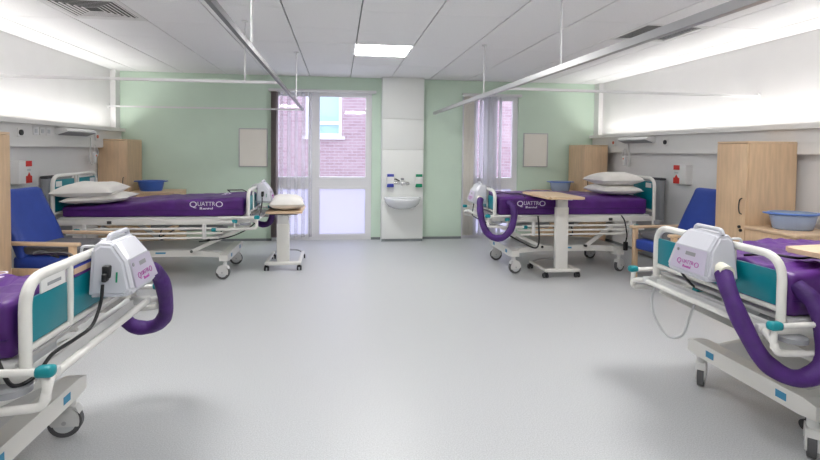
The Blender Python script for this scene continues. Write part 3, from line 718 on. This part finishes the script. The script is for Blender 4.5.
cab['near left'] = [(.094, -.095, .83), (.09, -.105, .76), (.08, -.15, .69), (.06, -.23, .67), (.04, -.33, .66), (.03, -.41, .62), (-.01, -.45, .61), (-.05, -.44, .66), (-.09, -.425, .76), (-.14, -.36, .86), (-.20, -.30, .885)]
for k, (nm, loc, rz) in enumerate(SPOTS):
    bd = bed0 if k == 0 else copy_tree(bed0)
    mt = make_mattress(*MP[nm])
    for o in (bd, mt): o.location = loc; o.rotation_euler = (0, 0, rz)
    bd['label'] = bedL[nm]; bd['group'] = 'hospital beds'
    mt['label'] = 'purple wipe-clean air mattress on ' + DESC[nm]; mt['group'] = 'purple air mattresses'
    BEDS[nm] = bd
    P = make_pump(); P.location = loc; P.rotation_euler = (0, 0, rz)
    P['label'] = 'white air pump with purple hose on ' + PD[nm]; P['group'] = 'mattress pumps'
    add_hose(P, hose[nm]); add_cable(P, cab[nm])
nr = BEDS['near right']
MB().tube(spline([(-.03, -.40, .60), (.0, -.43, .54), (.01, -.41, .42), (.0, -.33, .335), (.0, -.25, .33), (.0, -.17, .38), (-.01, -.14, .48), (-.04, -.13, .58)]), .007, 6).build('handset_cord', M['lgrey'], nr)
for c in [o for o in nr.children if o.name.startswith('castor')]: c.rotation_euler.z = .80
fr = BEDS['far right']
MB().tube(spline([(-1.45, .455, .66), (-1.47, .49, .60), (-1.50, .49, .45), (-1.49, .485, .36)]), .008, 6).build('strap', M['black'], fr)
MB().rbox(-1.515, -1.465, .47, .50, .27, .37, .01).build('handset', M['black'], fr)
nl = BEDS['near left']
MB().box(.004, .010, -.335, -.19, .868, .915).build('care_card', M['white'], nl)
MB().box(.010, .0115, -.30, -.22, .885, .896).build('card_print', M['grey'], nl)
for z0, z1, mm in ((.868, .879, 'purple'), (.879, .902, 'woodh'), (.902, .911, 'dblue')): MB().box(.004, .010, -.13, .0, z0, z1).build('label_stripe', M[mm], nl)
# ------------------------------------------------------------------ pillows
def pillow(loc, rot, sx, sy, h, label, seed=0, sag=0):
    b = MB(); nx, ny = 26, 20; vs = []; off = Vector((seed*7.1, seed*3.3, 0))
    for side in (1, -1):
        for i in range(nx+1):
            for j in range(ny+1):
                u, v = i/nx*2-1, j/ny*2-1
                t = (max(0, 1-abs(u)**2.6)*max(0, 1-abs(v)**2.6))**.45
                pin = 1-.06*(1-abs(u)**2)*(abs(v)**4); pin2 = 1-.07*(1-abs(v)**2)*(abs(u)**4)
                x, yv = u*sx/2*pin2, v*sy/2*pin
                z = side*h/2*t*(1 if side > 0 else .75) + .012*noise.noise(Vector((u*2.2, v*2.2, side))+off)*t - sag*(u*u)*.03
                vs.append((x, yv, z))
    fs = []; K = (nx+1)*(ny+1)
    for s in range(2):
        for i in range(nx):
            for j in range(ny):
                a = s*K+i*(ny+1)+j; q = (a, a+ny+1, a+ny+2, a+1); fs.append(q if s == 0 else tuple(reversed(q)))
    b.add(vs, fs, True); o = b.build('pillow', M['pillow']); o.location = loc; o.rotation_euler = rot
    return tag(o, label, 'pillow')
pillow((-2.42, 5.30, .845), (0, -.05, .12), .60, .48, .11, 'lower white pillow with rumpled corner on the farther left bed', 1)
pillow((-2.50, 5.26, .925), (.05, -.02, .02), .58, .46, .17, 'plump upper white pillow on the farther left bed', 2)
pillow((3.245, 5.42, .925), (0, 0, 0), .49, .50, .15, 'lower white pillow of the neat pair on the farther right bed', 3)
pillow((3.235, 5.40, 1.045), (0, -.02, 0), .51, .50, .17, 'upper white pillow of the neat pair on the farther right bed', 4)
pillow((-2.50, 2.10, .94), (0, .1, 0), .45, .64, .14, 'white pillow at the head of the nearer left bed', 5)
pillow((3.33, 2.22, .94), (0, -.1, 0), .45, .64, .14, 'white pillow at the head of the nearer right bed', 6)
# ------------------------------------------------------------------ overbed tables. local origin: base front centre, legs run to +y
def overbed(loc, rz, ztop, tx0, tx1, ty0, ty1, label, leg=.60):
    t = empty('overbed_table', label, 'table', loc, rz)
    MB().rbox(-.19, .19, -.03, .04, .065, .10, .008).build('base_bar', M['metal'], t)
    for s in (-1, 1): MB().rbox(s*.18-.02, s*.18+.02, -.03, leg, .07, .095, .006).build('base_leg', M['metal'], t)
    MB().tube(spline([(-.17, leg-.02, .085), (-.05, leg+.04, .10), (.10, leg+.04, .10), (.17, leg-.02, .085)]), .010, 8).build('rear_hoop', M['alu'], t)
    for x, y in ((-.18, -.01), (.18, -.01), (-.18, leg-.01), (.18, leg-.01)):
        c = MB(); c.cyl((x, y, .04), (x, y, .072), .012, 10); c.box(x-.018, x+.018, y-.012, y+.012, .04, .062); c = c.build('castor', M['black'], t)
        for q in (-.018, .018): MB().cyl((x+q-.008, y+.012, .026), (x+q+.008, y+.012, .026), .026, 16).build('wheel', M['dark'], c)
    MB().rbox(-.070, .070, .0, .055, .09, ztop-.14, .006).build('column', M['metal'], t)
    MB().rbox(-.062, .062, .004, .05, ztop-.25, ztop-.03, .006).build('inner_column', M['metal2'], t)
    MB().rbox(tx0+.05, tx1-.05, max(ty0, -.02), max(ty0, -.02)+.30, ztop-.036, ztop-.022, .003).build('top_bracket', M['dark'], t)
    MB().tube([(.0, -.01, ztop-.05), (.10, -.015, ztop-.052)], .008, 8).build('release_lever', M['white'], t)
    b = MB(); T = Matrix.Translation(((tx0+tx1)/2, (ty0+ty1)/2, 0)) @ Matrix.Rotation(0, 4, 'Z') @ Matrix.Translation((-(tx0+tx1)/2, -(ty0+ty1)/2, 0))
    bm = bmesh.new(); bmesh.ops.create_cube(bm, size=1)
    for v in bm.verts: v.co = Vector(((tx0+tx1)/2+v.co.x*(tx1-tx0), (ty0+ty1)/2+v.co.y*(ty1-ty0), ztop-.011+v.co.z*.022))
    bmesh.ops.bevel(bm, geom=[e for e in bm.edges if abs(e.verts[0].co.z-e.verts[1].co.z) > .01], offset=.03, segments=4, affect='EDGES')
    b.bm(bm, False, T); b.build('table_top', M['woodh'], t)
    return t
overbed((2.41, 4.965, 0), 0, .905, -.31, .09, -.33, .40, 'grey overbed table with beech top over the farther right bed', .42)
overbed((-.615, 5.52, 0), 0, .665, -.19, .21, -.05, .62, 'low overbed table with pillow on it beside the far left bed foot')
tx = pillow((-.60, 5.76, .74), (0, 0, .1), .40, .50, .19, 'cream pillow lying on the low overbed table', 8)
overbed((2.57, 1.52, 0), .12, .935, -.46, .36, -.03, .55, 'overbed table with beech top over the nearer right bed')
# ------------------------------------------------------------------ patient chairs. local: faces +x, seat centre origin
def make_chair():
    c = empty('patient_chair', '', 'chair')
    for s in (-1, 1):
        y = s*.285
        for x0, nm in ((.27, 'leg'), (-.30, 'leg')):
            z1 = .56 if x0 > 0 else .54
            MB().rbox(x0-.022, x0+.028, y-.02, y+.02, 0, z1, .006).build(nm, M['wood'], c)
        MB().rbox(-.33, .33, y-.028, y+.028, .55, .58, .01).build('armrest', M['woodh'], c)
        MB().rbox(-.28, .26, y-.012, y+.012, .30, .36, .004).build('side_rail', M['wood'], c)
    b = MB(); soft(b, -.27, .30, -.255, .255, .33, .45, .03, 14, 12, 4, lambda p: p+Vector((0, 0, .008*(1-(p.y/.26)**2)))); b.build('seat', M['blue'], c)
    b = MB(); T = Matrix.Translation((-.22, 0, .40)) @ Matrix.Rotation(-.30, 4, 'Y')
    def dsp(p):
        k = .90+.10*min(1, max(0, (.66-p.z)/.3)); return Vector((p.x+.03*math.cos(p.z*5), p.y*k, p.z))
    soft(b, -.045, .045, -.26, .26, .0, .63, .04, 4, 12, 16, dsp, T); b.build('backrest', M['blue'], c)
    return c
ch = make_chair(); ch2 = copy_tree(ch)
ch.location = (-2.38, 4.55, 0); ch.rotation_euler = (0, 0, -.16); ch['label'] = 'high-backed blue patient chair beside the farther left bed'; ch['group'] = 'blue patient chairs'
ch2.location = (3.47, 4.58, 0); ch2.rotation_euler = (0, 0, PI+.05); ch2['label'] = 'high-backed blue patient chair beside the right wall wardrobe'; ch2['group'] = 'blue patient chairs'
for c_, l in ((ch, 'left'), (ch2, 'right')):
    b = MB(); soft(b, -.22, .26, -.235, .235, 0, .07, .02, 12, 10, 3); o = b.build('pressure_cushion', M['cushion']); o.location = (c_.location.x, c_.location.y, .458); o.rotation_euler = c_.rotation_euler
    tag(o, 'dark grey pressure cushion on the blue chair at the %s' % l, 'cushion')
# grey wall protectors behind the far beds' headboards
for x, y, l in ((XL+.07, 5.80, 'left'), (XR-.07, 5.86, 'right')):
    s = 1 if x < 0 else -1
    o = empty('wall_protector', 'grey wall protector behind the far %s headboard' % l, 'board', (x, y, 0))
    MB().rbox(-.05, .02, -.24, .24, .02, 1.04, .012, Matrix.Rotation(0.0, 4, 'Y')).build('panel', M['grey'], o)
    MB().rbox(-.055, .025, -.25, .25, 1.02, 1.05, .01).build('top_edge', M['dark'], o)
